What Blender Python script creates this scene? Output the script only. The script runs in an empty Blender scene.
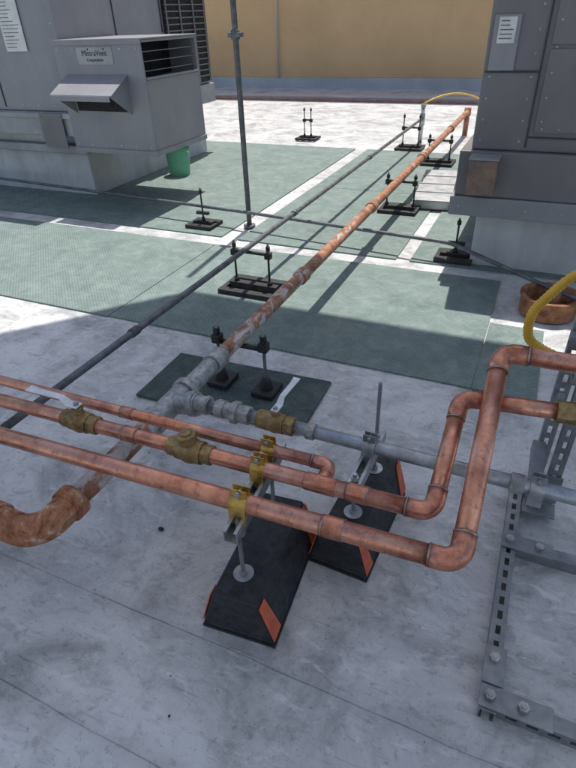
import bpy, bmesh, math, random
from mathutils import Vector, Matrix
random.seed(4)
sc=bpy.context.scene
COL=sc.collection
# ------------------------------------------------------------ helpers
def V(*a): return Vector(a)
def frame(d):
    d=d.normalized()
    ref=V(0,0,1) if abs(d.z)<.9 else V(0,1,0)
    s=d.cross(ref).normalized(); u=s.cross(d).normalized()
    return s,u
class MB:
    def __init__(s): s.bm=bmesh.new()
    def box(s,lo,hi,R=None,c=None):
        lo=Vector(lo);hi=Vector(hi)
        vs=[]
        for x in(lo.x,hi.x):
            for y in(lo.y,hi.y):
                for z in(lo.z,hi.z):
                    p=V(x,y,z)
                    if R is not None:
                        p=R@p
                    if c is not None: p=p+Vector(c)
                    vs.append(s.bm.verts.new(p))
        for f in((0,1,3,2),(4,6,7,5),(0,4,5,1),(2,3,7,6),(0,2,6,4),(1,5,7,3)):
            s.bm.faces.new([vs[i] for i in f])
        return s
    def cyl(s,p0,p1,r0,r1=None,seg=24,cap=True,smooth=True,rot=0):
        p0=Vector(p0);p1=Vector(p1);r1=r0 if r1 is None else r1
        a,b=frame(p1-p0)
        A=[];B=[]
        for i in range(seg):
            t=2*math.pi*i/seg+rot;q=a*math.cos(t)+b*math.sin(t)
            A.append(s.bm.verts.new(p0+q*r0));B.append(s.bm.verts.new(p1+q*r1))
        for i in range(seg):
            j=(i+1)%seg
            f=s.bm.faces.new((A[i],A[j],B[j],B[i]));f.smooth=smooth and seg>8
        if cap:
            s.bm.faces.new(A[::-1]);s.bm.faces.new(B)
        return s
    def tube(s,pts,r,seg=20,cap=True):
        pts=[Vector(p) for p in pts]
        rs=r if isinstance(r,(list,tuple)) else [r]*len(pts)
        T=[]
        for i in range(len(pts)):
            if i==0:t=pts[1]-pts[0]
            elif i==len(pts)-1:t=pts[-1]-pts[-2]
            else:t=(pts[i]-pts[i-1]).normalized()+(pts[i+1]-pts[i]).normalized()
            T.append(t.normalized())
        a,b=frame(T[0]);rings=[]
        for i,p in enumerate(pts):
            if i:
                q=T[i-1].rotation_difference(T[i]);a=q@a;b=q@b
            rings.append([s.bm.verts.new(p+(a*math.cos(2*math.pi*k/seg)+b*math.sin(2*math.pi*k/seg))*rs[i]) for k in range(seg)])
        for i in range(len(rings)-1):
            for k in range(seg):
                j=(k+1)%seg
                f=s.bm.faces.new((rings[i][k],rings[i][j],rings[i+1][j],rings[i+1][k]));f.smooth=True
        if cap:
            s.bm.faces.new(rings[0][::-1]);s.bm.faces.new(rings[-1])
        return s
    def sphere(s,c,r,sc_=(1,1,1),u=20,v=12):
        m=Matrix.Translation(Vector(c))@Matrix.Diagonal((r*sc_[0],r*sc_[1],r*sc_[2],1))
        g=bmesh.ops.create_uvsphere(s.bm,u_segments=u,v_segments=v,radius=1,matrix=m)
        for vv in g['verts']:
            for f in vv.link_faces:f.smooth=True
        return s
    def poly(s,pts,z0,z1):
        a=[s.bm.verts.new((x,y,z0)) for x,y in pts];b=[s.bm.verts.new((x,y,z1)) for x,y in pts]
        s.bm.faces.new(a[::-1]);s.bm.faces.new(b);n=len(pts)
        for i in range(n):
            j=(i+1)%n;s.bm.faces.new((a[i],a[j],b[j],b[i]))
        return s
    def quadprism(s,base,top):
        a=[s.bm.verts.new(p) for p in base];b=[s.bm.verts.new(p) for p in top];n=len(a)
        s.bm.faces.new(a[::-1]);s.bm.faces.new(b)
        for i in range(n):
            j=(i+1)%n;s.bm.faces.new((a[i],a[j],b[j],b[i]))
        return s
    def done(s,name,mat,parent=None,bevel=0):
        bmesh.ops.recalc_face_normals(s.bm,faces=s.bm.faces[:])
        me=bpy.data.meshes.new(name);s.bm.to_mesh(me);s.bm.free()
        o=bpy.data.objects.new(name,me);COL.objects.link(o);me.materials.append(mat)
        if parent is not None:o.parent=parent
        if bevel:
            m=o.modifiers.new('Bevel','BEVEL');m.width=bevel;m.segments=2;m.limit_method='ANGLE';m.angle_limit=math.radians(40)
        return o
def E(name):
    o=bpy.data.objects.new(name,None);COL.objects.link(o);o.empty_display_size=.1;return o
def fillet(pts,rad,n=8):
    pts=[Vector(p) for p in pts];out=[pts[0]]
    for i in range(1,len(pts)-1):
        p=pts[i];a=(pts[i-1]-p).normalized();b=(pts[i+1]-p).normalized()
        ang=a.angle(b);d=rad/math.tan(ang/2)
        s=p+a*d;e=p+b*d
        bis=(a+b).normalized();c=p+bis*(rad/math.sin(ang/2))
        u=s-c;w=e-c;tot=u.angle(w)
        for k in range(n+1):
            t=k/n
            out.append(c+(u*math.sin((1-t)*tot)+w*math.sin(t*tot))/math.sin(tot))
    out.append(pts[-1]);return out
# ------------------------------------------------------------ materials
class NT:
    def __init__(s,name):
        s.m=bpy.data.materials.new(name);s.m.use_nodes=True
        s.t=s.m.node_tree;s.b=s.t.nodes['Principled BSDF'];s.tc=s.t.nodes.new('ShaderNodeTexCoord')
    def n(s,k,**kw):
        x=s.t.nodes.new(k)
        for a,b in kw.items():
            if hasattr(x,a):setattr(x,a,b)
        return x
    def l(s,a,b):s.t.links.new(a,b)
    def noise(s,scale,detail=4,rough=.6,stretch=None,co='Object',dist=0,rotz=0):
        x=s.n('ShaderNodeTexNoise');x.inputs['Scale'].default_value=scale;x.inputs['Detail'].default_value=detail
        x.inputs['Roughness'].default_value=rough;x.inputs['Distortion'].default_value=dist
        mp=s.n('ShaderNodeMapping')
        if stretch:mp.inputs['Scale'].default_value=stretch
        mp.inputs['Rotation'].default_value=(0,0,rotz)
        s.l(s.tc.outputs[co],mp.inputs['Vector']);s.l(mp.outputs[0],x.inputs['Vector'])
        return x.outputs['Fac']
    def ramp(s,fac,stops):
        x=s.n('ShaderNodeValToRGB');e=x.color_ramp.elements
        while len(e)<len(stops):e.new(.5)
        for i,(p,c) in enumerate(stops):
            e[i].position=p;e[i].color=(*(c if not isinstance(c,(int,float)) else (c,c,c)),1)
        s.l(fac,x.inputs[0]);return x.outputs[0]
    def mix(s,fac,a,b,mode='MIX'):
        x=s.n('ShaderNodeMix');x.data_type='RGBA';x.blend_type=mode
        for k,v in((0,fac),(6,a),(7,b)):
            if isinstance(v,(int,float)):x.inputs[k].default_value=v if k==0 else (v,v,v,1)
            elif isinstance(v,tuple):x.inputs[k].default_value=(*v,1)
            else:s.l(v,x.inputs[k])
        return x.outputs[2]
    def math(s,op,a,b=0,c=None,clamp=False):
        x=s.n('ShaderNodeMath');x.operation=op;x.use_clamp=clamp
        for i,v in enumerate((a,b,c)):
            if v is None:continue
            if isinstance(v,(int,float)):x.inputs[i].default_value=v
            else:s.l(v,x.inputs[i])
        return x.outputs[0]
    def sep(s,co='Object'):
        x=s.n('ShaderNodeSeparateXYZ');s.l(s.tc.outputs[co],x.inputs[0]);return x.outputs
    def bump(s,h,strength=.3,dist=.01):
        x=s.n('ShaderNodeBump');x.inputs['Strength'].default_value=strength;x.inputs['Distance'].default_value=dist
        s.l(h,x.inputs['Height']);s.l(x.outputs[0],s.b.inputs['Normal'])
    def set(s,col=None,rough=None,metal=None):
        for k,v in(('Base Color',col),('Roughness',rough),('Metallic',metal)):
            if v is None:continue
            if isinstance(v,tuple):s.b.inputs[k].default_value=(*v,1)
            elif isinstance(v,(int,float)):s.b.inputs[k].default_value=v
            else:s.l(v,s.b.inputs[k])
        return s.m
def worn(name,c1,c2,scale=8,rough=.5,metal=0,bump=.1,rv=.15,detail=6,lo=.35,hi=.65,stretch=None,streak=0):
    n=NT(name);f=n.noise(scale,detail,.65,stretch)
    col=n.ramp(f,[(lo,c1),(hi,c2)])
    if streak:
        col=n.mix(streak,col,n.ramp(n.noise(3,5,.6,(3,3,.6)),[(.38,.6),(.6,1.)]),'MULTIPLY')
    r=n.ramp(n.noise(scale*2.3,4),[(.3,max(0,rough-rv)),(.7,min(1,rough+rv))])
    n.bump(n.noise(scale*12,4),bump,.002)
    return n.set(col,r,metal)
# roof membrane
n=NT('roof_membrane')
x,y,z=n.sep()[:3]
big=n.ramp(n.noise(.9,5,.6),[(.3,(.56,.565,.57)),(.7,(.70,.70,.695))])
blot=n.ramp(n.noise(2.6,9,.72,dist=.7),[(.38,.50),(.48,.80),(.58,1.)])
c=n.mix(.85,big,blot,'MULTIPLY')
smear=n.ramp(n.noise(10,8,.74,(1,1.8,1),dist=.8,rotz=.9),[(.36,.50),(.48,1.)])
c=n.mix(.55,c,smear,'MULTIPLY')
spk=n.ramp(n.noise(48,5,.78),[(.35,.35),(.43,1.)])
c=n.mix(.55,c,spk,'MULTIPLY')
scr=n.ramp(n.noise(6,6,.7,(1,12,1),rotz=.5),[(.34,.45),(.40,1.)])
c=n.mix(.5,c,scr,'MULTIPLY')
scr2=n.ramp(n.noise(7,6,.7,(14,1,1),rotz=.25),[(.32,.45),(.37,1.)])
c=n.mix(.55,c,scr2,'MULTIPLY')
light=n.ramp(n.noise(9,8,.75,(1,2.,1),dist=.6,rotz=-.6),[(.55,0.),(.62,1.)])
c=n.mix(n.math('MULTIPLY',light,.5),c,(.78,.785,.79))
vo=n.n('ShaderNodeTexVoronoi');vo.inputs['Scale'].default_value=3.6
va=n.n('ShaderNodeVectorMath');va.operation='ADD';nn_=n.n('ShaderNodeTexNoise');nn_.inputs['Scale'].default_value=14
n.l(n.tc.outputs['Object'],nn_.inputs['Vector'])
vs_=n.n('ShaderNodeVectorMath');vs_.operation='SCALE';vs_.inputs['Scale'].default_value=.08;n.l(nn_.outputs['Color'],vs_.inputs[0])
n.l(n.tc.outputs['Object'],va.inputs[0]);n.l(vs_.outputs[0],va.inputs[1]);n.l(va.outputs[0],vo.inputs['Vector'])
dr=n.ramp(vo.outputs['Distance'],[(.04,.5),(.09,.82),(.14,1.)])
c=n.mix(.6,c,dr,'MULTIPLY')
wob=n.math('MULTIPLY',n.math('SUBTRACT',n.noise(2,3),.5),.03)
seam=None
for sy in(.685,.365,9.2,10.4):
    d=n.math('ABSOLUTE',n.math('SUBTRACT',n.math('ADD',y,wob),sy))
    k=n.math('SUBTRACT',1,n.math('DIVIDE',d,.004),clamp=True)
    k2=n.math('MULTIPLY',n.math('SUBTRACT',1,n.math('DIVIDE',d,.06),clamp=True),.32)
    k=n.math('MAXIMUM',k,k2)
    seam=k if seam is None else n.math('MAXIMUM',seam,k)
sb=n.ramp(n.noise(5,5,.7),[(.35,.45),(.6,1.)])
seam=n.math('MULTIPLY',seam,sb)
c=n.mix(n.math('MULTIPLY',seam,.85),c,(.12,.12,.13))
n.bump(n.math('ADD',n.noise(3,5,.55),n.math('MULTIPLY',seam,-.3)),.45,.014)
M_roof=n.set(c,n.ramp(n.noise(6,5),[(.3,.30),(.7,.58)]))
# walkway pads
def padmat(name,c1,c2,dust,da=.5):
    n=NT(name)
    col=n.ramp(n.noise(3,7,.7),[(.35,c1),(.65,c2)])
    ds=n.ramp(n.noise(9,8,.8,dist=.6),[(.45,0.),(.68,1.)])
    col=n.mix(n.math('MULTIPLY',ds,da),col,dust)
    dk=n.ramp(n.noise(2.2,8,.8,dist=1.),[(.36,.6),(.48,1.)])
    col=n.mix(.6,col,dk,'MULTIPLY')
    x,y,z=n.sep()[:3]
    wx=n.math('SINE',n.math('MULTIPLY',x,2*math.pi/.026));wy=n.math('SINE',n.math('MULTIPLY',y,2*math.pi/.026))
    g=n.math('MULTIPLY',wx,wy)
    dots=n.math('GREATER_THAN',g,.1)
    col=n.mix(n.math('MULTIPLY',dots,.4),col,tuple(v*1.45 for v in c2))
    n.bump(g,.6,.004)
    return n.set(col,.75)
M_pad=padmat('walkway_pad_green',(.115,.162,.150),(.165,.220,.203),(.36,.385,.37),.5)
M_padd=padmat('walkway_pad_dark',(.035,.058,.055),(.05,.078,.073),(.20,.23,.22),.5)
# walls etc
n=NT('tan_stucco')
c=n.ramp(n.noise(.5,5),[(.3,(.68,.43,.215)),(.7,(.76,.50,.26))])
c=n.mix(.4,c,n.ramp(n.noise(.9,7,.7),[(.35,.75),(.6,1.)]),'MULTIPLY')
n.bump(n.noise(40,5),.5,.012);M_wall=n.set(c,.9)
M_unit=worn('painted_unit_steel',(.25,.25,.268),(.30,.30,.315),1.5,.5,.0,.03,streak=.15)
M_unit2=worn('painted_unit_steel_dark',(.170,.163,.168),(.215,.208,.212),1.5,.5,.0,.03,streak=.22)
M_seam=worn('panel_gap',(.03,.03,.035),(.06,.06,.06),9,.7)
M_black=worn('black_opening',(.012,.012,.014),(.02,.02,.022),9,.8)
M_rubber=worn('recycled_rubber',(.012,.013,.016),(.038,.040,.045),26,.6,0,.5)
M_blackpl=worn('black_plastic',(.014,.014,.015),(.03,.03,.032),20,.6,0,.1)
M_orange=worn('orange_reflector',(.60,.10,.05),(.78,.17,.08),20,.5,0,.1,streak=.3)
M_galv=worn('galvanized_steel',(.30,.32,.34),(.52,.54,.56),18,.42,.75,.12)
M_rail=worn('galvanized_rail',(.29,.30,.31),(.38,.39,.40),3,.55,.3,.05,streak=.2)
M_strut=worn('strut_steel',(.22,.235,.25),(.34,.355,.37),14,.5,.6,.12)
M_zinc=worn('galv_fitting',(.24,.25,.25),(.50,.50,.49),40,.5,.6,.35)
M_gold=worn('yellow_zinc',(.46,.29,.07),(.72,.48,.14),25,.4,.85,.12)
M_brass=worn('brass_body',(.20,.135,.06),(.44,.31,.15),35,.5,.75,.35)
M_dkpipe=worn('dark_steel_pipe',(.085,.09,.10),(.18,.19,.20),16,.5,.4,.15)
M_curb=worn('curb_membrane',(.48,.49,.50),(.60,.61,.615),3,.7,0,.1,streak=.3)
M_build=worn('white_building_paint',(.70,.70,.69),(.78,.78,.77),1,.8)
M_white=worn('white_enamel',(.62,.64,.66),(.80,.81,.82),30,.35,0,.05)
M_label=worn('paper_label',(.60,.60,.58),(.74,.74,.72),12,.6,0,.05)
M_ink=worn('label_ink',(.05,.05,.06),(.12,.12,.13),40,.7)
M_green=worn('green_plastic',(.12,.38,.24),(.17,.46,.30),6,.45)
M_yel=worn('yellow_hose',(.68,.38,.03),(.82,.50,.06),20,.45,streak=.2)
M_rustpan=worn('rusted_pan',(.16,.06,.03),(.44,.21,.10),14,.8,0,.4)
M_rustbox=worn('rust_stained_box',(.14,.115,.105),(.28,.175,.12),7,.8,0,.3,lo=.42,hi=.62)
M_rustline=worn('rusty_coping',(.28,.15,.11),(.42,.26,.20),8,.8)
M_bluemetal=worn('grey_flashing',(.44,.44,.45),(.54,.54,.54),2,.5)
M_sheet=worn('sheet_metal',(.44,.45,.46),(.56,.57,.58),5,.45,.3,streak=.4)
# copper
n=NT('copper')
c=n.ramp(n.noise(9,7,.7,(1,1,1)),[(.30,(.38,.155,.10)),(.5,(.70,.32,.215)),(.7,(.88,.48,.35))])
c=n.mix(n.ramp(n.noise(30,7,.85),[(.53,0.),(.66,.75)]),c,(.20,.075,.05))
c=n.mix(n.ramp(n.noise(5,7,.75,(1,1,1),dist=1.),[(.54,0.),(.64,.5)]),c,(.42,.25,.20))
n.bump(n.noise(60,4),.1,.002)
M_cop=n.set(c,n.ramp(n.noise(14,5),[(.3,.24),(.7,.55)]),.88)
n=NT('copper_fitting')
c=n.ramp(n.noise(16,7,.75),[(.32,(.30,.11,.07)),(.55,(.64,.28,.19)),(.75,(.84,.46,.34))])
M_copf=n.set(c,n.ramp(n.noise(20,5),[(.3,.25),(.7,.55)]),.85)
M_solder=worn('solder',(.22,.13,.10),(.50,.42,.38),40,.45,.8,.3)
# threaded rod
n=NT('threaded_rod');z=n.sep()[2]
w=n.math('SINE',n.math('MULTIPLY',z,2*math.pi/.0035));n.bump(w,.8,.002)
M_rod=n.set(n.ramp(w,[(0.,(.20,.205,.21)),(1.,(.52,.53,.54))]),.4,.7)
# rusty pipe
n=NT('rusty_pipe');x,y,z=n.sep()[:3]
rust=n.ramp(n.noise(12,8,.75),[(.3,(.11,.042,.026)),(.5,(.33,.15,.085)),(.72,(.58,.34,.24))])
paint=n.ramp(n.noise(14,6,.7),[(.3,(.38,.37,.37)),(.6,(.62,.60,.58)),(.8,(.76,.74,.71))])
blot=n.noise(10,8,.72,(1.3,.8,1.3),dist=.8)
amt=n.n('ShaderNodeMapRange');n.l(y,amt.inputs[0])
for i,v in zip((1,2,3,4),(1.2,5.0,.06,-.10)):amt.inputs[i].default_value=v
f=n.math('MULTIPLY',n.math('ADD',n.math('SUBTRACT',blot,.5),amt.outputs[0]),10,clamp=True)
c=n.mix(f,rust,paint)
n.bump(n.noise(40,6,.7),.5,.004);M_rusty=n.set(c,.75,.1)
n=NT('rust_elbow')
c=n.ramp(n.noise(14,9,.78,dist=.5),[(.36,(.09,.035,.02)),(.47,(.36,.14,.065)),(.56,(.50,.24,.13)),(.62,(.62,.50,.43)),(.69,(.72,.68,.64))])
n.bump(n.noise(45,7,.75),.9,.007);M_elb=n.set(c,.85,.0)

# ------------------------------------------------------------ setting
MB().box((-90,-90,-.3),(90,90,0)).done('roof_ground',M_roof)
pads=E('walkway_pads')
z0,z1=.002,.011
MB().box((-8,2.25,z0),(-2.255,3.56,z1)).done('pad_front_a',M_pad,pads)
MB().box((-2.248,2.255,z0),(-.10,3.565,z1)).done('pad_front_b',M_pad,pads)
MB().box((-.095,2.25,z0),(.19,2.95,z1)).done('pad_front_end',M_pad,pads)
MB().box((-8,3.74,z0),(-2.30,7.3,z1)).done('pad_left',M_pad,pads)
MB().box((-2.14,3.72,z0),(-.84,5.4,z1)).done('pad_middle_a',M_pad,pads)
MB().box((-2.135,5.407,z0),(-.85,7.3,z1)).done('pad_middle_b',M_pad,pads)
MB().box((-.74,3.72,z0),(2.5,7.0,z1)).done('pad_right',M_pad,pads)
o=MB().poly([(-1.57,1.62),(-.72,1.64),(-.73,2.06),(-1.58,2.03)],.003,.016).done('rubber_mat',M_padd,None,.003)
wall=E('stucco_building')
MB().box((-16,13.9,.22),(8,16,6.6)).done('wall',M_wall,wall)
MB().box((-16,13.86,.0),(8,15.9,.218)).done('base_flashing',M_bluemetal,wall)
MB().box((-16,13.80,6.602),(8,16.1,6.8)).done('coping',M_bluemetal,wall)
MB().cyl((-6.4,13.84,.2),(-6.4,13.84,6.5),.022).done('conduit',M_bluemetal,wall)
k=E('roof_divider')
MB().box((-14,11.62,.0),(6,11.72,.05)).done('rusty_strip',M_rustline,k,.01)
MB().box((-14,11.721,.0),(6,11.95,.09)).done('flashing',M_bluemetal,k,.01)
b=E('added_shade_building')  # added unseen building behind the camera, only carries the shading slab
MB().box((-3.6,-8,0),(3.0,-4.5,6.5)).done('walls',M_build,b)
MB().poly([(-2.9,-4.498),(-2.9,3.92),(-2.13,4.79),(1.9,4.79),(1.9,-4.498)],6.0,6.2).done('added_shade_canopy',M_build,b)  # added out-of-view slab, outline shaped to cast the foreground shade
MB().box((-1,-4.499,0),(.0,-4.46,2.1)).done('door',M_unit,b,.01)
MB().box((-3.7,-8.1,6.501),(3.1,-4.4,6.65)).done('coping',M_bluemetal,b)

# ------------------------------------------------------------ struts
def strut(mb,p0,p1,op,w=.041,h=.041,t=.003,slots=True):
    p0=Vector(p0);p1=Vector(p1);a=(p1-p0).normalized();o=Vector(op);o=(o-a*o.dot(a)).normalized();s=a.cross(o)
    R=Matrix((a,s,o)).transposed();L=(p1-p0).length
    def bx(lo,hi):mb.box(lo,hi,R,p0)
    bx((0,-w/2,-h/2),(L,-w/2+t,h/2));bx((0,w/2-t,-h/2),(L,w/2,h/2))
    bx((0,-w/2+t,h/2-t),(L,-w/2+.010,h/2));bx((0,w/2-.010,h/2-t),(L,w/2-t,h/2))
    if slots:
        bx((0,-w/2+t,-h/2),(L,-.007,-h/2+t));bx((0,.007,-h/2),(L,w/2-t,-h/2+t))
        q=0
        while q<L:
            bx((q,-.007,-h/2),(min(L,q+.022),.007,-h/2+t));q+=.05
    else: bx((0,-w/2+t,-h/2),(L,w/2-t,-h/2+t))
def nut(mb,c,ax=(0,0,1),r=.010,h=.009):
    c=Vector(c);ax=Vector(ax);mb.cyl(c-ax*h/2,c+ax*h/2,r,seg=6)

fr=E('strut_frame')
mb=MB()
strut(mb,(.15,.78,.0215),(.15,1.66,.0215),(0,0,-1))
strut(mb,(.172,.815,.0215),(1.1,.815,.0215),(0,1,0))
strut(mb,(.172,1.35,.0215),(1.1,1.35,.0215),(0,1,0),slots=False)
strut(mb,(.195,1.60,.02),(.195,1.60,1.5),(0,1,0))
strut(mb,(.252,1.60,.02),(.252,1.60,1.5),(0,1,0))
strut(mb,(1.0,1.60,.02),(1.0,1.60,1.5),(0,1,0))
strut(mb,(.17,1.555,.70),(1.1,1.555,.70),(0,1,0))
mb.done('channels',M_strut,fr)
mb=MB()
mb.box((.125,.785,.043),(.30,.845,.049));mb.box((.125,.85,.043),(.18,.96,.049))
mb.box((.125,1.32,.043),(.28,1.38,.049))
mb.box((.175,1.571,.05),(.28,1.577,.17));mb.box((.175,1.50,.043),(.28,1.570,.049))
mb.done('angle_plates',M_strut,fr,.001)
mb=MB()
for c in((.15,.815,.056),(.23,.815,.056),(.15,.92,.056),(.15,1.35,.056),(.24,1.35,.056),(.20,1.53,.056)):
    nut(mb,c,r=.014,h=.013);mb.cyl((c[0],c[1],c[2]-.008),(c[0],c[1],c[2]+.011),.007)
for c in((.195,1.566,.12),(.252,1.566,.12),(.195,1.572,.5),(.252,1.572,.56)):nut(mb,c,(0,1,0),.013,.012)
mb.done('bolts',M_galv,fr)

# ------------------------------------------------------------ rooftop units
def screws(mb,pts,ax,r=.008):
    for p in pts:
        p=Vector(p);mb.cyl(p,p+Vector(ax)*.004,r,seg=8)
L=E('rooftop_air_conditioner')
MB().box((-8,4.3,.81),(-4.1,6.8,2.5)).done('cabinet',M_unit,L,.01)
MB().box((-8,4.27,.60),(-4.07,6.83,.808)).done('base_rail',M_rail,L,.006)
MB().box((-8,4.45,.0),(-4.2,6.7,.598)).done('curb',M_curb,L,.01)
MB().box((-8,4.36,.42),(-4.12,4.448,.5)).done('curb_trim',M_rail,L,.01)
MB().box((-8,4.25,.755),(-4.05,4.269,.80)).done('rail_lip',M_rail,L,.003)
mb=MB()
for xx in(-4.95,-6.0,-7.1):mb.box((xx-.006,4.292,.84),(xx+.006,4.299,2.48))
mb.box((-8,4.292,1.60),(-4.96,4.299,1.61))
for yy in(5.1,5.88):mb.box((-4.099,yy-.006,1.38),(-4.092,yy+.006,2.48))
mb.done('panel_seams',M_seam,L)
mb=MB().box((-4.098,5.92,.84),(-4.07,6.74,2.45));mb.done('coil_opening',M_black,L)
mb=MB()
for i in range(26):
    zz=.9+i*.06;mb.box((-4.069,5.92,zz),(-4.055,6.74,zz+.012))
for yy in(5.92,6.19,6.46,6.72):mb.box((-4.054,yy,.84),(-4.045,yy+.02,2.45))
mb.done('coil_guard',M_unit2,L)
MB().box((-4.72,4.284,1.30),(-4.47,4.291,1.72)).done('label',M_label,L)
mb=MB()
for i in range(13):
    zz=1.67-i*.028;mb.box((-4.70,4.281,zz-.004),(-4.70+random.uniform(.1,.21),4.2835,zz))
mb.done('label_print',M_ink,L)
mb=MB().box((-4.5,4.240,.50),(-4.22,4.249,.80));screws(mb,[(-4.47,4.24,.77),(-4.25,4.24,.77)],(0,-1,0));mb.done('cover_plate',M_unit2,L,.004)
mb=MB();screws(mb,[(-4.92+i*.2,4.3,.86) for i in range(5)]+[(-4.14,4.3,.9+i*.15) for i in range(8)]+[(-4.9,4.3,1.0+i*.15) for i in range(8)],(0,-1,0),.007);mb.done('cabinet_screws',M_galv,L)
x0,x1,y0,y1,a,bz=-4.09,-3.17,4.21,5.06,.50,1.37
mb=MB()
mb.box((x0,y0,a),(x1,y0+.02,bz))
mb.box((x0,y0+.02,bz-.02),(x1-.0,y1,bz))
mb.box((x0,y0+.02,a),(x1,y1,a+.02))
mb.box((x0,y1-.02,a+.02),(x1,y1,bz-.02))
mb.box((x1-.02,y0+.02,a+.02),(x1,y1-.02,1.08))
mb.done('economizer_box',M_unit,L,.004)
MB().box((x1-.3,y0+.03,1.081),(x1-.29,y1-.03,bz-.03)).done('dark_interior',M_black,L)
mb=MB()
for i in range(3):mb.box((x1-.05,y0+.02,1.14+i*.07),(x1-.03,y1-.02,1.146+i*.07))
mb.done('bird_screen_bars',M_unit2,L)
mb=MB()
mb.box((x1-.024,y0+.02,1.082),(x1+.012,y1-.02,1.10))
mb.box((x0-.01,y0-.012,bz-.03),(x1+.012,y0-.001,bz+.012))
mb.box((x0-.01,y0,bz+.001),(x1+.012,y1,bz+.012))
mb.box((x0,y0-.012,a-.012),(x1+.012,y0-.001,a+.03))
mb.box((x1+.001,y0,a-.012),(x1+.012,y1,a+.03))
mb.done('edge_trim',M_unit,L,.002)
hx0,hx1,zt,zb=-3.98,-3.36,1.12,.86
mb=MB()
yb=y0-.002;yo=y0-.26
def plate(p,n_,t=.006):
    n_=Vector(n_).normalized()*t
    mb.quadprism([Vector(q) for q in p],[Vector(q)+n_ for q in p])
plate([(hx0-.02,yb,zt),(hx1+.02,yb,zt),(hx1+.02,yo,zt-.13),(hx0-.02,yo,zt-.13)],(0,.4,1))
plate([(hx0,yb,zt),(hx0,yo,zt-.13),(hx0,yb,zb-.04)],(1,0,0))
plate([(hx1,yb,zt),(hx1,yo,zt-.13),(hx1,yb,zb-.04)],(-1,0,0))
plate([(hx0,yo,zt-.13),(hx1,yo,zt-.13),(hx1,yo,zt-.17),(hx0,yo,zt-.17)],(0,-1,0))
mb.done('relief_hood',M_unit,L)
MB().box((hx0+.03,y0-.006,zb-.02),(hx1-.03,y0-.001,zt-.06)).done('relief_opening',M_black,L)
mb=MB();screws(mb,[(x0+.05+i*.165,y0,zz) for i in range(6) for zz in(.56,1.31)],(0,-1,0));mb.done('screws',M_galv,L)
def text(s,loc,size,mat,par,rot=(math.pi/2,0,0),name='lettering'):
    cu=bpy.data.curves.new(name,'FONT');cu.body=s;cu.size=size;cu.extrude=.001;cu.align_x='CENTER'
    o=bpy.data.objects.new(name,cu);COL.objects.link(o);o.location=loc;o.rotation_euler=rot;cu.materials.append(mat);o.parent=par;return o
MB().box((-3.84,y0-.004,1.20),(-3.46,y0-.001,1.325)).done('name_plate',M_rail,L)
text('MistraVent',(-3.65,y0-.006,1.262),.06,M_ink,L)
text('Corporation',(-3.65,y0-.006,1.222),.034,M_ink,L)

R=E('rooftop_air_conditioner')
MB().box((-.42,3.66,.785),(2.2,6.2,1.85)).done('cabinet',M_unit2,R,.01)
MB().box((-.48,3.62,.52),(2.25,6.25,.783)).done('base_rail',M_unit2,R,.006)
MB().box((-.50,3.60,.40),(2.27,6.27,.518)).done('base_skirt',M_unit,R,.006)
MB().box((-.34,3.80,.0),(2.1,6.1,.398)).done('curb',M_curb,R,.01)
mb=MB()
for xx in(-.12,.42,1.1):mb.box((xx-.004,3.652,.81),(xx+.004,3.659,1.83))
mb.box((-.41,3.652,1.19),(-.125,3.659,1.20));mb.box((-.115,3.652,.86),(.415,3.659,.868))
mb.done('panel_seams',M_seam,R)
mb=MB()
mb.box((-.09,3.648,.89),(.40,3.659,1.30));mb.box((-.09,3.648,1.32),(.40,3.659,1.80))
mb.done('access_doors',M_unit2,R,.004)
MB().box((-.395,3.645,1.20),(-.26,3.659,1.46)).done('label_upper',M_unit,R,.003)
MB().box((-.37,3.640,1.33),(-.28,3.644,1.45)).done('label',M_label,R)
mb=MB()
for i in range(5):mb.box((-.36,3.637,1.43-i*.02),(-.36+random.uniform(.04,.07),3.6395,1.434-i*.02))
mb.done('label_print',M_ink,R)
mb=MB();screws(mb,[(-.38,3.66,.84+i*.11) for i in range(5)]+[(-.16,3.66,.84+i*.11) for i in range(8)]+[(-.05+i*.09,3.648,.91) for i in range(6)]+[(-.06,3.648,.95+i*.12) for i in range(6)],(0,-1,0),.006);mb.done('screws',M_galv,R)
MB().box((-.40,3.48,.56),(-.24,3.619,.76)).done('junction_box',M_rustbox,R,.006)
MB().box((-.405,3.475,.761),(-.235,3.62,.772)).done('junction_lid',M_unit,R,.002)
mb=MB();screws(mb,[(-.44+i*.2,3.60,.46) for i in range(6)],(0,-1,0),.01);mb.done('bolts',M_galv,R)

# ------------------------------------------------------------ bucket
g=E('green_bucket')
mb=MB().cyl((-3.82,5.45,.0),(-3.82,5.45,.30),.115,.14,seg=32,cap=False).cyl((-3.82,5.45,.004),(-3.82,5.45,.006),.113,seg=32)
mb.cyl((-3.82,5.45,.27),(-3.82,5.45,.285),.147,.147,seg=32,cap=False);mb.done('body',M_green,g)
mb=MB().tube([(-3.82+.143*math.cos(t),5.45-.03*math.sin(t)-.143*.3*math.sin(t),.27-.12*math.sin(t)) for t in [math.pi*i/14 for i in range(15)]],.003,8);mb.done('handle',M_galv,g)

# ------------------------------------------------------------ pole
p=E('vertical_conduit_pole')
MB().cyl((-2.19,4.03,.02),(-2.19,4.03,3.2),.021).done('tube',M_dkpipe,p)
MB().cyl((-2.19,4.03,.011),(-2.19,4.03,.03),.05).done('foot',M_dkpipe,p)
mb=MB().cyl((-2.19,4.03,1.36),(-2.19,4.03,1.42),.032);mb.box((-2.24,4.0,1.375),(-2.14,4.06,1.405));mb.done('clamp',M_dkpipe,p,.003)

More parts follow.
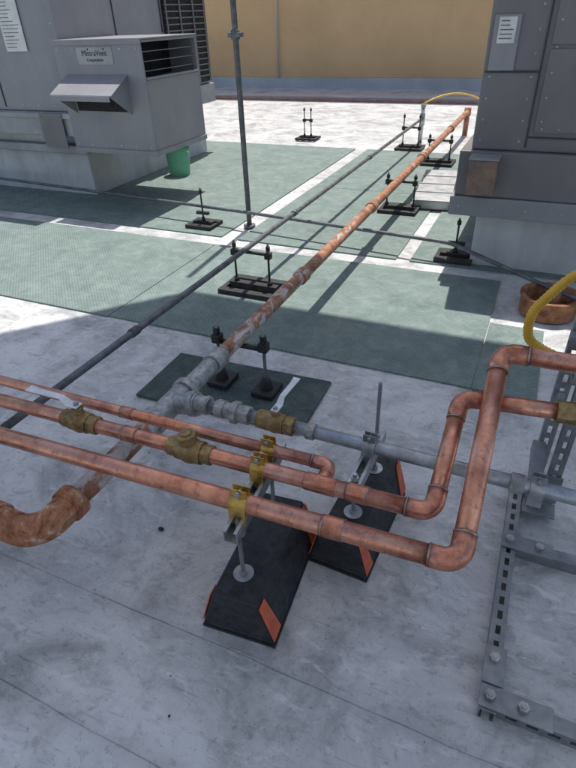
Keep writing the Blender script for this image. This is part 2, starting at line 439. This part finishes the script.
# ------------------------------------------------------------ long pipes
g=E('rusty_pipe')
yc=.63;px=-1.10;pz=.30;pr=.036
MB().tube([(px,.72,pz),(px,1.2,pz)],pr,28).done('near_run',M_rusty,g)
MB().tube([(px,1.38,pz),(px,2.2,pz),(px,3.6,pz),(px,6,pz),(px-.01,8.6,pz)],pr-.003,28).done('long_run',M_rusty,g)
MB().tube(fillet([(px,.78,pz),(px,yc,pz),(px-.17,yc,pz)],.075,12),.047,28).cyl((px,.745,pz),(px,.79,pz),.055).cyl((px-.14,yc,pz),(px-.185,yc,pz),.055).done('elbow',M_elb,g,.004)
MB().tube([(px-.16,yc,pz),(-2.4,yc,pz)],pr,28).done('branch_run',M_rusty,g)
mb=MB().cyl((px,1.19,pz),(px,1.41,pz),.044).cyl((px,1.18,pz),(px,1.215,pz),.052).cyl((px,1.385,pz),(px,1.42,pz),.052).cyl((px,1.31,pz),(px+.10,1.31,.325),.040).cyl((px+.085,1.31,.322),(px+.115,1.31,.33),.048)
mb.done('tee',M_zinc,g,.003)
mb=MB().cyl((px,1.42,pz),(px,1.62,pz),.0365).cyl((px,1.60,pz),(px,1.68,pz),.045);mb.done('grey_nipple',M_zinc,g,.003)
mb=MB()
for yy in(2.55,3.9,5.6,7.2):mb.cyl((px,yy,pz),(px,yy+.07,pz),.042)
mb.done('couplings',M_rusty,g,.003)

g=E('grey_steel_pipe')
gx=-1.59
MB().tube([(gx,-.4,.30),(gx,2,.30),(gx,5,.30),(gx,7.9,.30)],.0165,16).done('run',M_dkpipe,g)
mb=MB()
for yy in(1.7,3.6,5.5):mb.cyl((gx,yy,.30),(gx,yy+.05,.30),.022)
mb.done('couplings',M_dkpipe,g)
g=E('black_conduit')
MB().tube(fillet([(-6.5,4.36,.15),(-5.31,4.25,.15),(-2.14,3.97,.15),(-.48,3.78,.15),(.18,3.27,.13),(.7,2.9,.13)],.3,5),.0135,14).done('run',M_dkpipe,g)

# galvanised branch
g=E('galvanized_branch_pipe')
gy=1.31;gz=.335
MB().tube([(px+.08,gy,gz),(.9,gy,gz)],.0225,24).done('run',M_galv,g)
mb=MB()
def coup(a,b_,r,seg=24):mb.cyl((a,gy,gz),(b_,gy,gz),r,seg=seg)
coup(-1.0,-.93,.032);coup(-.995,-.985,.036);coup(-.945,-.935,.036)
coup(-.90,-.865,.034,8);coup(-.865,-.80,.030);coup(-.835,-.81,.042,8);coup(-.80,-.765,.034,8)
coup(.10,.14,.030)
mb.done('couplings_and_union',M_zinc,g,.002)
mb=MB();coup(-.735,-.70,.034,8);coup(-.70,-.63,.035);coup(-.63,-.595,.034,8);mb.sphere((-.665,gy,gz),.038);mb.cyl((-.665,gy,gz),(-.665,gy,gz+.055),.016);mb.done('valve_body',M_brass,g,.002)
mb=MB();coup(-.55,-.52,.030,8);mb.done('hex_bushing',M_zinc,g,.002)
def lever(par,c,d,L_,mat=M_white,w=.011,rise=.02):
    c=Vector(c);d=Vector(d).normalized();s=V(-d.y,d.x,0)
    m=MB()
    P_=[(-.012,0,w*1.2),(.03,0,w*1.2),(.055,rise,w*.9),(L_*.8,rise,w),(L_,rise+.004,w*1.25)]
    for i in range(len(P_)-1):
        (a0,h0,w0),(a1,h1,w1)=P_[i],P_[i+1]
        B=[c+d*a0+s*w0+V(0,0,h0),c+d*a0-s*w0+V(0,0,h0),c+d*a1-s*w1+V(0,0,h1),c+d*a1+s*w1+V(0,0,h1)]
        m.quadprism(B,[q+V(0,0,.0045) for q in B])
    m.done('lever',mat,par,.001)
    m=MB();nut(m,c+V(0,0,.009),r=.009,h=.008);m.cyl(c-V(0,0,.02),c+V(0,0,.016),.005);m.done('stem_nut',M_galv,par)
lever(g,(-.665,gy,gz+.055),(.05,1,0),.17)

# ------------------------------------------------------------ copper
def ring(mb,p,d,r,w=.006):
    p=Vector(p);d=Vector(d).normalized();mb.cyl(p-d*w/2,p+d*w/2,r)
def elbow(par,pts,r,rad,name='elbow'):
    a,c,b_=[Vector(p) for p in pts];u=(a-c).normalized();w=(b_-c).normalized()
    ext=rad+.030
    pp=fillet([c+u*ext,c,c+w*ext],rad,10)
    MB().tube(pp,r*1.09,28).done(name,M_copf,par)
    mb=MB();ring(mb,c+u*ext,u,r*1.11,.005);ring(mb,c+w*ext,w,r*1.11,.005);mb.done('solder_joint',M_solder,par)
def run(par,pts,r,name='run'):MB().tube(pts,r,32).done(name,M_cop,par)
def coupling(par,p,d,r,w=.06):
    p=Vector(p);d=Vector(d).normalized()
    MB().cyl(p-d*w/2,p+d*w/2,r*1.09,seg=32).done('coupling',M_copf,par,.001)
    mb=MB();ring(mb,p-d*w/2,d,r*1.11,.004);ring(mb,p+d*w/2,d,r*1.11,.004);mb.done('solder_joint',M_solder,par)
A=E('copper_pipe');rA=.0265
A0=V(-1.9,.813,.42);A1=V(.01,.89,.42);A2=V(0.0,1.47,.67);A3=V(.9,1.50,.67)
dA=(A1-A0).normalized();dR=(A2-A1).normalized();dT=(A3-A2).normalized()
run(A,[A0,A1-dA*.05],rA);run(A,[A1+dR*.05,A2-dR*.05],rA,'riser');run(A,[A2+dT*.05,A3],rA,'top_run')
elbow(A,(A0,A1,A2),rA,.042);elbow(A,(A1,A2,A3),rA,.042)
coupling(A,A0+dA*1.60,dA,rA,.055)
B=E('copper_pipe');rB=.0235
B0=V(-1.9,.965,.42);B1=V(-.08,1.02,.42);B2=V(-.08,1.33,.58)
dB=(B1-B0).normalized();dR=(B2-B1).normalized();dT=V(1,.12,0).normalized();B3=B2+dT*.28
run(B,[B0,B1-dB*.05],rB);run(B,[B1+dR*.05,B2-dR*.05],rB,'riser');run(B,[B2+dT*.05,B3],rB,'top_run')
elbow(B,(B0,B1,B2),rB,.038);elbow(B,(B1,B2,B3),rB,.038)
coupling(B,V(-1.02,.9915,.42),dB,rB,.05);coupling(B,V(-.28,1.014,.42),dB,rB,.055)
mb=MB().cyl(B3-dT*.03,B3+dT*.03,.032,seg=8).cyl(B3+dT*.03,B3+dT*.12,.037).sphere(B3+dT*.07,.042).cyl(B3+dT*.12,B3+dT*.15,.032,seg=8);mb.done('brass_adapter',M_brass,B,.002)
run(B,[B3+dT*.13,B3+dT*.6],rB,'tail')
Cc=E('copper_pipe');rC=.0185
C0=V(-2.1,1.062,.42);C1=V(-.385,1.092,.42);C2=V(-.385,1.01,.42)
dC=(C1-C0).normalized()
run(Cc,[C0,C1-dC*.04],rC);elbow(Cc,(C0,C1,V(-.385,.9,.42)),rC,.026);run(Cc,[C1+V(0,-.03,0),C2],rC,'return')
MB().cyl(V(-.385-.045,1.0095,.42),V(-.385+.045,1.0115,.42),rB*1.1,seg=32).cyl(V(-.385,1.05,.42),V(-.385,1.01,.42),rC*1.15).done('tee',M_copf,Cc,.001)
coupling(Cc,C0+dC*1.0,dC,rC,.045)
def onB(x_):return B0+dB*((x_-B0.x)/dB.x)
mb=MB();c=onB(-1.215)
mb.cyl(c-dB*.07,c-dB*.035,.031,seg=8);mb.cyl(c+dB*.035,c+dB*.07,.031,seg=8);mb.cyl(c-dB*.036,c+dB*.036,.034);mb.sphere(c,.038);mb.cyl(c,c+V(0,0,.058),.017);mb.cyl(c+V(0,0,.048),c+V(0,0,.06),.02,seg=6)
mb.done('ball_valve_body',M_brass,B,.002)
lever(B,c+V(0,0,.064),(-1,-.03,0),.19,w=.013)
mb=MB();c=onB(-.80)
mb.cyl(c-dB*.075,c-dB*.042,.031,seg=8);mb.cyl(c+dB*.042,c+dB*.075,.031,seg=8);mb.cyl(c-dB*.043,c+dB*.043,.036);mb.sphere(c,.041,(1.1,1,1))
t=V(-.15,.0,1).normalized();mb.cyl(c,c+t*.052,.028);mb.cyl(c+t*.05,c+t*.062,.032,seg=8);mb.cyl(c+t*.06,c+t*.070,.018,seg=6)
mb.done('check_valve_body',M_brass,B,.002)

# ------------------------------------------------------------ clamps / supports
def clamp(par,p,d,r,mat,w=.036,base=.03,tab=True):
    p=Vector(p);d=Vector(d).normalized();s=V(-d.y,d.x,0).normalized();m=MB()
    N=22;ro=r+.0035;ri=r+.0006
    rings=[]
    for k in(-1,1):
        for rr in(ro,ri):
            rings.append([m.bm.verts.new(p+d*k*w/2+(s*math.cos(2*math.pi*i/N)+V(0,0,1)*math.sin(2*math.pi*i/N))*rr) for i in range(N)])
    for i in range(N):
        j=(i+1)%N
        for a_,b_ in((0,2),(1,3),(0,1),(2,3)):
            f=m.bm.faces.new((rings[a_][i],rings[a_][j],rings[b_][j],rings[b_][i]));f.smooth=a_+2==b_
    Rm=Matrix((d,s,V(0,0,1))).transposed()
    for q in(-1,1):
        m.box((-w/2,q*(r+.0025)-.002,-r-base),(w/2,q*(r+.0025)+.002,0),Rm,p)
    if tab:
        m.box((-w/2,-.011,r+.001),(w/2,-.0085,r+.028),Rm,p);m.box((-w/2,.0085,r+.001),(w/2,.011,r+.028),Rm,p)
    m.done('clamp',mat,par,.0008)
    if tab:
        m=MB();c=p+V(0,0,r+.017);m.cyl(c-s*.022,c+s*.022,.004,seg=10);nut(m,c-s*.016,s,.008,.007);nut(m,c+s*.016,s,.008,.006);m.done('clamp_bolt',M_galv,par)
def block(name,cx,cy,w,l,h,ang=0):
    g=E(name);Rz=Matrix.Rotation(ang,3,'Z')
    def T(x_,y_,z_):return Rz@V(x_,y_,z_)+V(cx,cy,0)
    W=w/2;Lh=l/2;kx=.62;ky=.985;zf=.030
    mb=MB()
    R4=lambda a_,b_,z_:[T(-a_,-b_,z_),T(a_,-b_,z_),T(a_,b_,z_),T(-a_,b_,z_)]
    mb.quadprism(R4(W,Lh,.012),R4(W*.98,Lh,zf))
    mb.quadprism(R4(W*.98,Lh,zf+.0001),R4(W*.98*kx,Lh*ky,h))
    mb.done('rubber_body',M_rubber,g,.006)
    MB().quadprism(R4(W*1.02,Lh*1.01,.002),R4(W*1.02,Lh*1.01,.0115)).done('foam_foot',M_rubber,g)
    mb=MB()
    def side(sx,yy,z_):
        k=max(0,(z_-zf)/(h-zf));return T(sx*W*.98*(1+(kx-1)*k)+sx*.002,yy*(1-(1-ky)*k),z_)
    for sx in(-1,1):
        for e in(-1,1):
            q=[side(sx,e*Lh*.998,zf+.002),side(sx,e*Lh*.74,zf+.002),side(sx,e*Lh*.82,h*.95),side(sx,e*Lh*.998,h*.95)]
            nn=(Rz@V(sx,0,.4)).normalized()*.003
            mb.quadprism(q,[v+nn for v in q])
    mb.done('end_reflectors',M_orange,g)
    return g
BH=.172
b1=block('pipe_support_block',-.552,.940,.225,.415,BH,.08)
rods=[(-.552,.825),(-.572,1.075)]
mb=MB()
for a_,c_ in rods:mb.cyl((a_,c_,BH),(a_,c_,.395),.0065,seg=14)
mb.done('threaded_rods',M_rod,b1)
mb=MB()
for a_,c_ in rods:
    mb.cyl((a_,c_,BH+.0005),(a_,c_,BH+.0035),.030,seg=28);nut(mb,(a_,c_,BH+.010),r=.013,h=.012);nut(mb,(a_,c_,.342),r=.012,h=.01);mb.cyl((a_,c_,.347),(a_,c_,.350),.02)
mb.done('washers_and_nuts',M_galv,b1)
mb=MB();strut(mb,(-.553,.785,.3705),(-.582,1.165,.3705),(0,0,1));mb.done('strut_channel',M_galv,b1)
def onA(x_):return A0+dA*((x_-A0.x)/dA.x)
def onC(x_):return C0+dC*((x_-C0.x)/dC.x)
clamp(b1,onA(-.560),dA,rA,M_gold,.05);clamp(b1,onB(-.572),dB,rB,M_gold,.042);clamp(b1,onC(-.582),dC,rC,M_gold,.04)
b2=block('pipe_support_block',-.335,1.265,.20,.42,BH,-.05)
rods=[(-.333,1.165),(-.328,1.385)]
mb=MB()
mb.cyl((-.333,1.165,BH),(-.333,1.165,.34),.0065,seg=14);mb.cyl((-.328,1.385,BH),(-.328,1.385,.535),.0065,seg=14)
mb.done('threaded_rods',M_rod,b2)
mb=MB()
for a_,c_ in rods:
    mb.cyl((a_,c_,BH+.0005),(a_,c_,BH+.0035),.030,seg=28);nut(mb,(a_,c_,BH+.010),r=.013,h=.012);nut(mb,(a_,c_,.263),r=.012,h=.01);nut(mb,(a_,c_,.322),r=.013,h=.012)
mb.done('washers_and_nuts',M_galv,b2)
mb=MB();strut(mb,(-.333,1.12,.289),(-.328,1.44,.289),(0,0,1));mb.done('strut_channel',M_galv,b2)
clamp(b2,(-.330,gy,gz),(1,0,0),.0225,M_galv,.042,.026)
clamp(fr,(.215,1.477,.67),(1,.033,0),rA,M_galv,.04,.02)
clamp(fr,(.175,gy,gz),(1,0,0),.0225,M_galv,.04,.028)
mb=MB();mb.box((.155,1.285,.29),(.195,1.335,.305));mb.box((.155,1.336,.265),(.195,1.578,.305));mb.done('pipe_bracket',M_strut,fr,.002)
mb=MB();mb.box((.195,1.45,.615),(.235,1.532,.63));mb.done('pipe_bracket',M_strut,fr,.002)

# black roof stands
def stand(cx,cy,w,d,rods,h,bar=True,name='pipe_stand'):
    g=E(name);mb=MB();zb=.012
    t=.055
    mb.box((cx-w/2,cy-d/2,zb),(cx+w/2,cy-d/2+t,zb+.03));mb.box((cx-w/2,cy+d/2-t,zb),(cx+w/2,cy+d/2,zb+.03))
    mb.box((cx-w/2,cy-d/2+t,zb),(cx-w/2+.03,cy+d/2-t,zb+.028));mb.box((cx+w/2-.03,cy-d/2+t,zb),(cx+w/2,cy+d/2-t,zb+.028))
    mb.box((cx-w/2+.03,cy-.025,zb),(cx+w/2-.03,cy+.025,zb+.045))
    mb.done('base_frame',M_blackpl,g,.004)
    mb=MB()
    for r_ in rods:
        mb.cyl((cx+r_,cy,zb+.04),(cx+r_,cy,h),.007,seg=12);mb.cyl((cx+r_,cy,zb+.04),(cx+r_,cy,zb+.075),.02,.012);nut(mb,(cx+r_,cy,h-.03),r=.015,h=.028)
    mb.done('rods',M_blackpl,g)
    if bar and len(rods)>1:
        mb=MB().cyl((cx+rods[0],cy,.262),(cx+rods[-1],cy,.262),.011,seg=14);mb.box((cx+rods[0]-.02,cy-.02,.235),(cx+rods[0]+.02,cy+.02,.275));mb.box((cx+rods[-1]-.02,cy-.02,.235),(cx+rods[-1]+.02,cy+.02,.275));mb.done('roller_bar',M_blackpl,g,.003)
    elif bar:
        mb=MB();mb.box((cx-.06,cy-.015,.11),(cx+.06,cy+.015,.135));mb.done('saddle',M_blackpl,g,.003)
    return g
stand(-1.575,2.90,.40,.27,(-.125,.115),.33)
stand(-2.58,3.93,.25,.22,(0,),.33)
stand(-1.10,4.85,.34,.26,(-.12,.12),.33)
stand(-.45,3.86,.26,.22,(0,),.30)
stand(-3.16,7.75,.30,.26,(-.05,.05),.42)
stand(-1.62,7.45,.34,.3,(-.1,.1),.42)
stand(-1.12,6.72,.36,.3,(-.12,.12),.33)
g=E('pipe_stand')
for xx in(-.985,-1.225):
    mb=MB();mb.box((xx-.055,1.80,.018),(xx+.055,1.93,.045));mb.cyl((xx,1.86,.04),(xx,1.86,.10),.034,.02);mb.box((xx-.022,1.838,.245),(xx+.022,1.882,.29));mb.done('foot_and_collar',M_blackpl,g,.005)
    mb=MB();mb.cyl((xx,1.86,.09),(xx,1.86,.325),.008,seg=12);mb.done('rod',M_rod,g)
    mb=MB();nut(mb,(xx,1.86,.31),r=.018,h=.028);mb.done('cap_nut',M_blackpl,g,.002)
MB().cyl((-.985,1.86,.252),(-1.225,1.86,.252),.012).done('roller_bar',M_blackpl,g)

g=E('sheet_metal_cover')
mb=MB();Rz=Matrix.Rotation(.10,3,'Z')
mb.box((-.15,-.55,.012),(.15,.55,.09),Rz,(-.90,5.5,0));mb.done('shell',M_sheet,g,.008)
mb=MB();mb.box((-.165,-.565,.091),(.165,.565,.098),Rz,(-.90,5.5,0));mb.done('lid',M_sheet,g,.002)
mb=MB()
for q in(-.3,.0,.3):mb.box((-.166,q-.01,.099),(.166,q+.01,.105),Rz,(-.90,5.5,0))
mb.done('ribs',M_sheet,g)
g=E('pipe_riser')
mb=MB().cyl((-1.59,7.92,0),(-1.59,7.92,.45),.024).cyl((-1.59,7.92,.22),(-1.59,7.92,.36),.034).cyl((-1.59,7.92,.43),(-1.59,7.92,.47),.034,seg=8);mb.done('riser',M_galv,g)
mb=MB().cyl((-1.11,8.6,0),(-1.11,8.6,.34),.036).cyl((-1.11,8.6,.25),(-1.11,8.6,.35),.046);mb.done('riser_rusty',M_rusty,g)
g=E('yellow_hose')
pts=[]
for i in range(40):
    t=i/39;pts.append((-1.60+1.2*t,7.94+.9*t,.47+.20*math.sin(t*math.pi)*(1-.5*t)-.46*t*t))
MB().tube(pts,.010,10).done('hose',M_yel,g)

g=E('rusty_drain_ring')
cx,cy=.19,3.2
N=40;mb=MB()
rr=[(.155,0.012),(.155,.11),(.165,.115),(.165,.125),(.140,.125),(.138,.02)]
rg=[[mb.bm.verts.new((cx+r_*math.cos(2*math.pi*i/N),cy+r_*math.sin(2*math.pi*i/N),z_)) for i in range(N)] for r_,z_ in rr]
for a_ in range(len(rg)-1):
    for i in range(N):
        f=mb.bm.faces.new((rg[a_][i],rg[a_][(i+1)%N],rg[a_+1][(i+1)%N],rg[a_+1][i]));f.smooth=True
mb.done('ring',M_rustpan,g)
MB().cyl((cx,cy,.012),(cx,cy,.03),.137,seg=40).done('pan_floor',M_rustpan,g)
MB().cyl((cx+.02,cy+.02,.03),(cx+.02,cy+.02,.13),.04).done('stub',M_rustpan,g)
g=E('yellow_flexible_conduit')
key=[V(.42,1.80,1.0),V(.24,1.76,.88),V(.15,1.75,.81),V(.10,1.75,.74),V(.065,1.75,.67),V(.07,1.75,.59),V(.11,1.75,.555),V(.2,1.74,.53),V(.4,1.72,.50)]
pts=[];rs=[]
for i in range(len(key)-1):
    p0=key[max(0,i-1)];p1=key[i];p2=key[i+1];p3=key[min(len(key)-1,i+2)]
    for k in range(12):
        t=k/12
        pts.append(.5*((2*p1)+(p2-p0)*t+(2*p0-5*p1+4*p2-p3)*t*t+(3*p1-p0-3*p2+p3)*t**3))
        rs.append(.0165 if k%2 else .0138)
MB().tube(pts,rs,18).done('corrugated_hose',M_yel,g)
mb=MB()
for i in range(40):
    xx=random.uniform(-1.5,.4);yy=random.uniform(.3,2.2);r_=random.uniform(.001,.0035)
    mb.sphere((xx,yy,r_*.5),r_,(1,random.uniform(.6,1.4),.6),6,4)
mb.sphere((-.98,.98,.006),.012,(1,.7,.5),8,6)
mb.done('debris',M_rubber)

# ------------------------------------------------------------ camera / light
pitch=math.radians(34.4);yaw=math.radians(25.1);roll=math.radians(2.3)
fwdh=V(-math.sin(yaw),math.cos(yaw),0);r0=V(math.cos(yaw),math.sin(yaw),0)
fw=fwdh*math.cos(pitch)-V(0,0,1)*math.sin(pitch);u0=r0.cross(fw)
up=u0*math.cos(roll)+r0*math.sin(roll);rt=r0*math.cos(roll)-u0*math.sin(roll)
cd=bpy.data.cameras.new('camera');cam=bpy.data.objects.new('camera',cd);COL.objects.link(cam)
m=Matrix((rt,up,-fw)).transposed().to_4x4();m.translation=V(0,0,1.5);cam.matrix_world=m
cd.sensor_fit='VERTICAL';cd.sensor_height=24;cd.lens=540/768*24;cd.clip_end=500;cd.clip_start=.02
sc.camera=cam
el=math.radians(71)
ld=V(.08,-.997,0).normalized()*math.cos(el)-V(0,0,1)*math.sin(el)
sd=bpy.data.lights.new('sun','SUN');sd.energy=5.0;sd.angle=math.radians(.5);sd.color=(1,.96,.89)
so=bpy.data.objects.new('sun',sd);COL.objects.link(so);so.rotation_euler=ld.to_track_quat('-Z','Y').to_euler()
w=bpy.data.worlds.new('World');sc.world=w;w.use_nodes=True
nt=w.node_tree;bg=nt.nodes['Background'];sk=nt.nodes.new('ShaderNodeTexSky');sk.sky_type='NISHITA';sk.sun_disc=False
sk.sun_elevation=el;sk.sun_rotation=math.atan2(-ld.x,-ld.y);sk.dust_density=1.5
nt.links.new(sk.outputs[0],bg.inputs[0]);bg.inputs[1].default_value=.15
sc.view_settings.view_transform='Standard';sc.view_settings.look='None';sc.view_settings.exposure=0
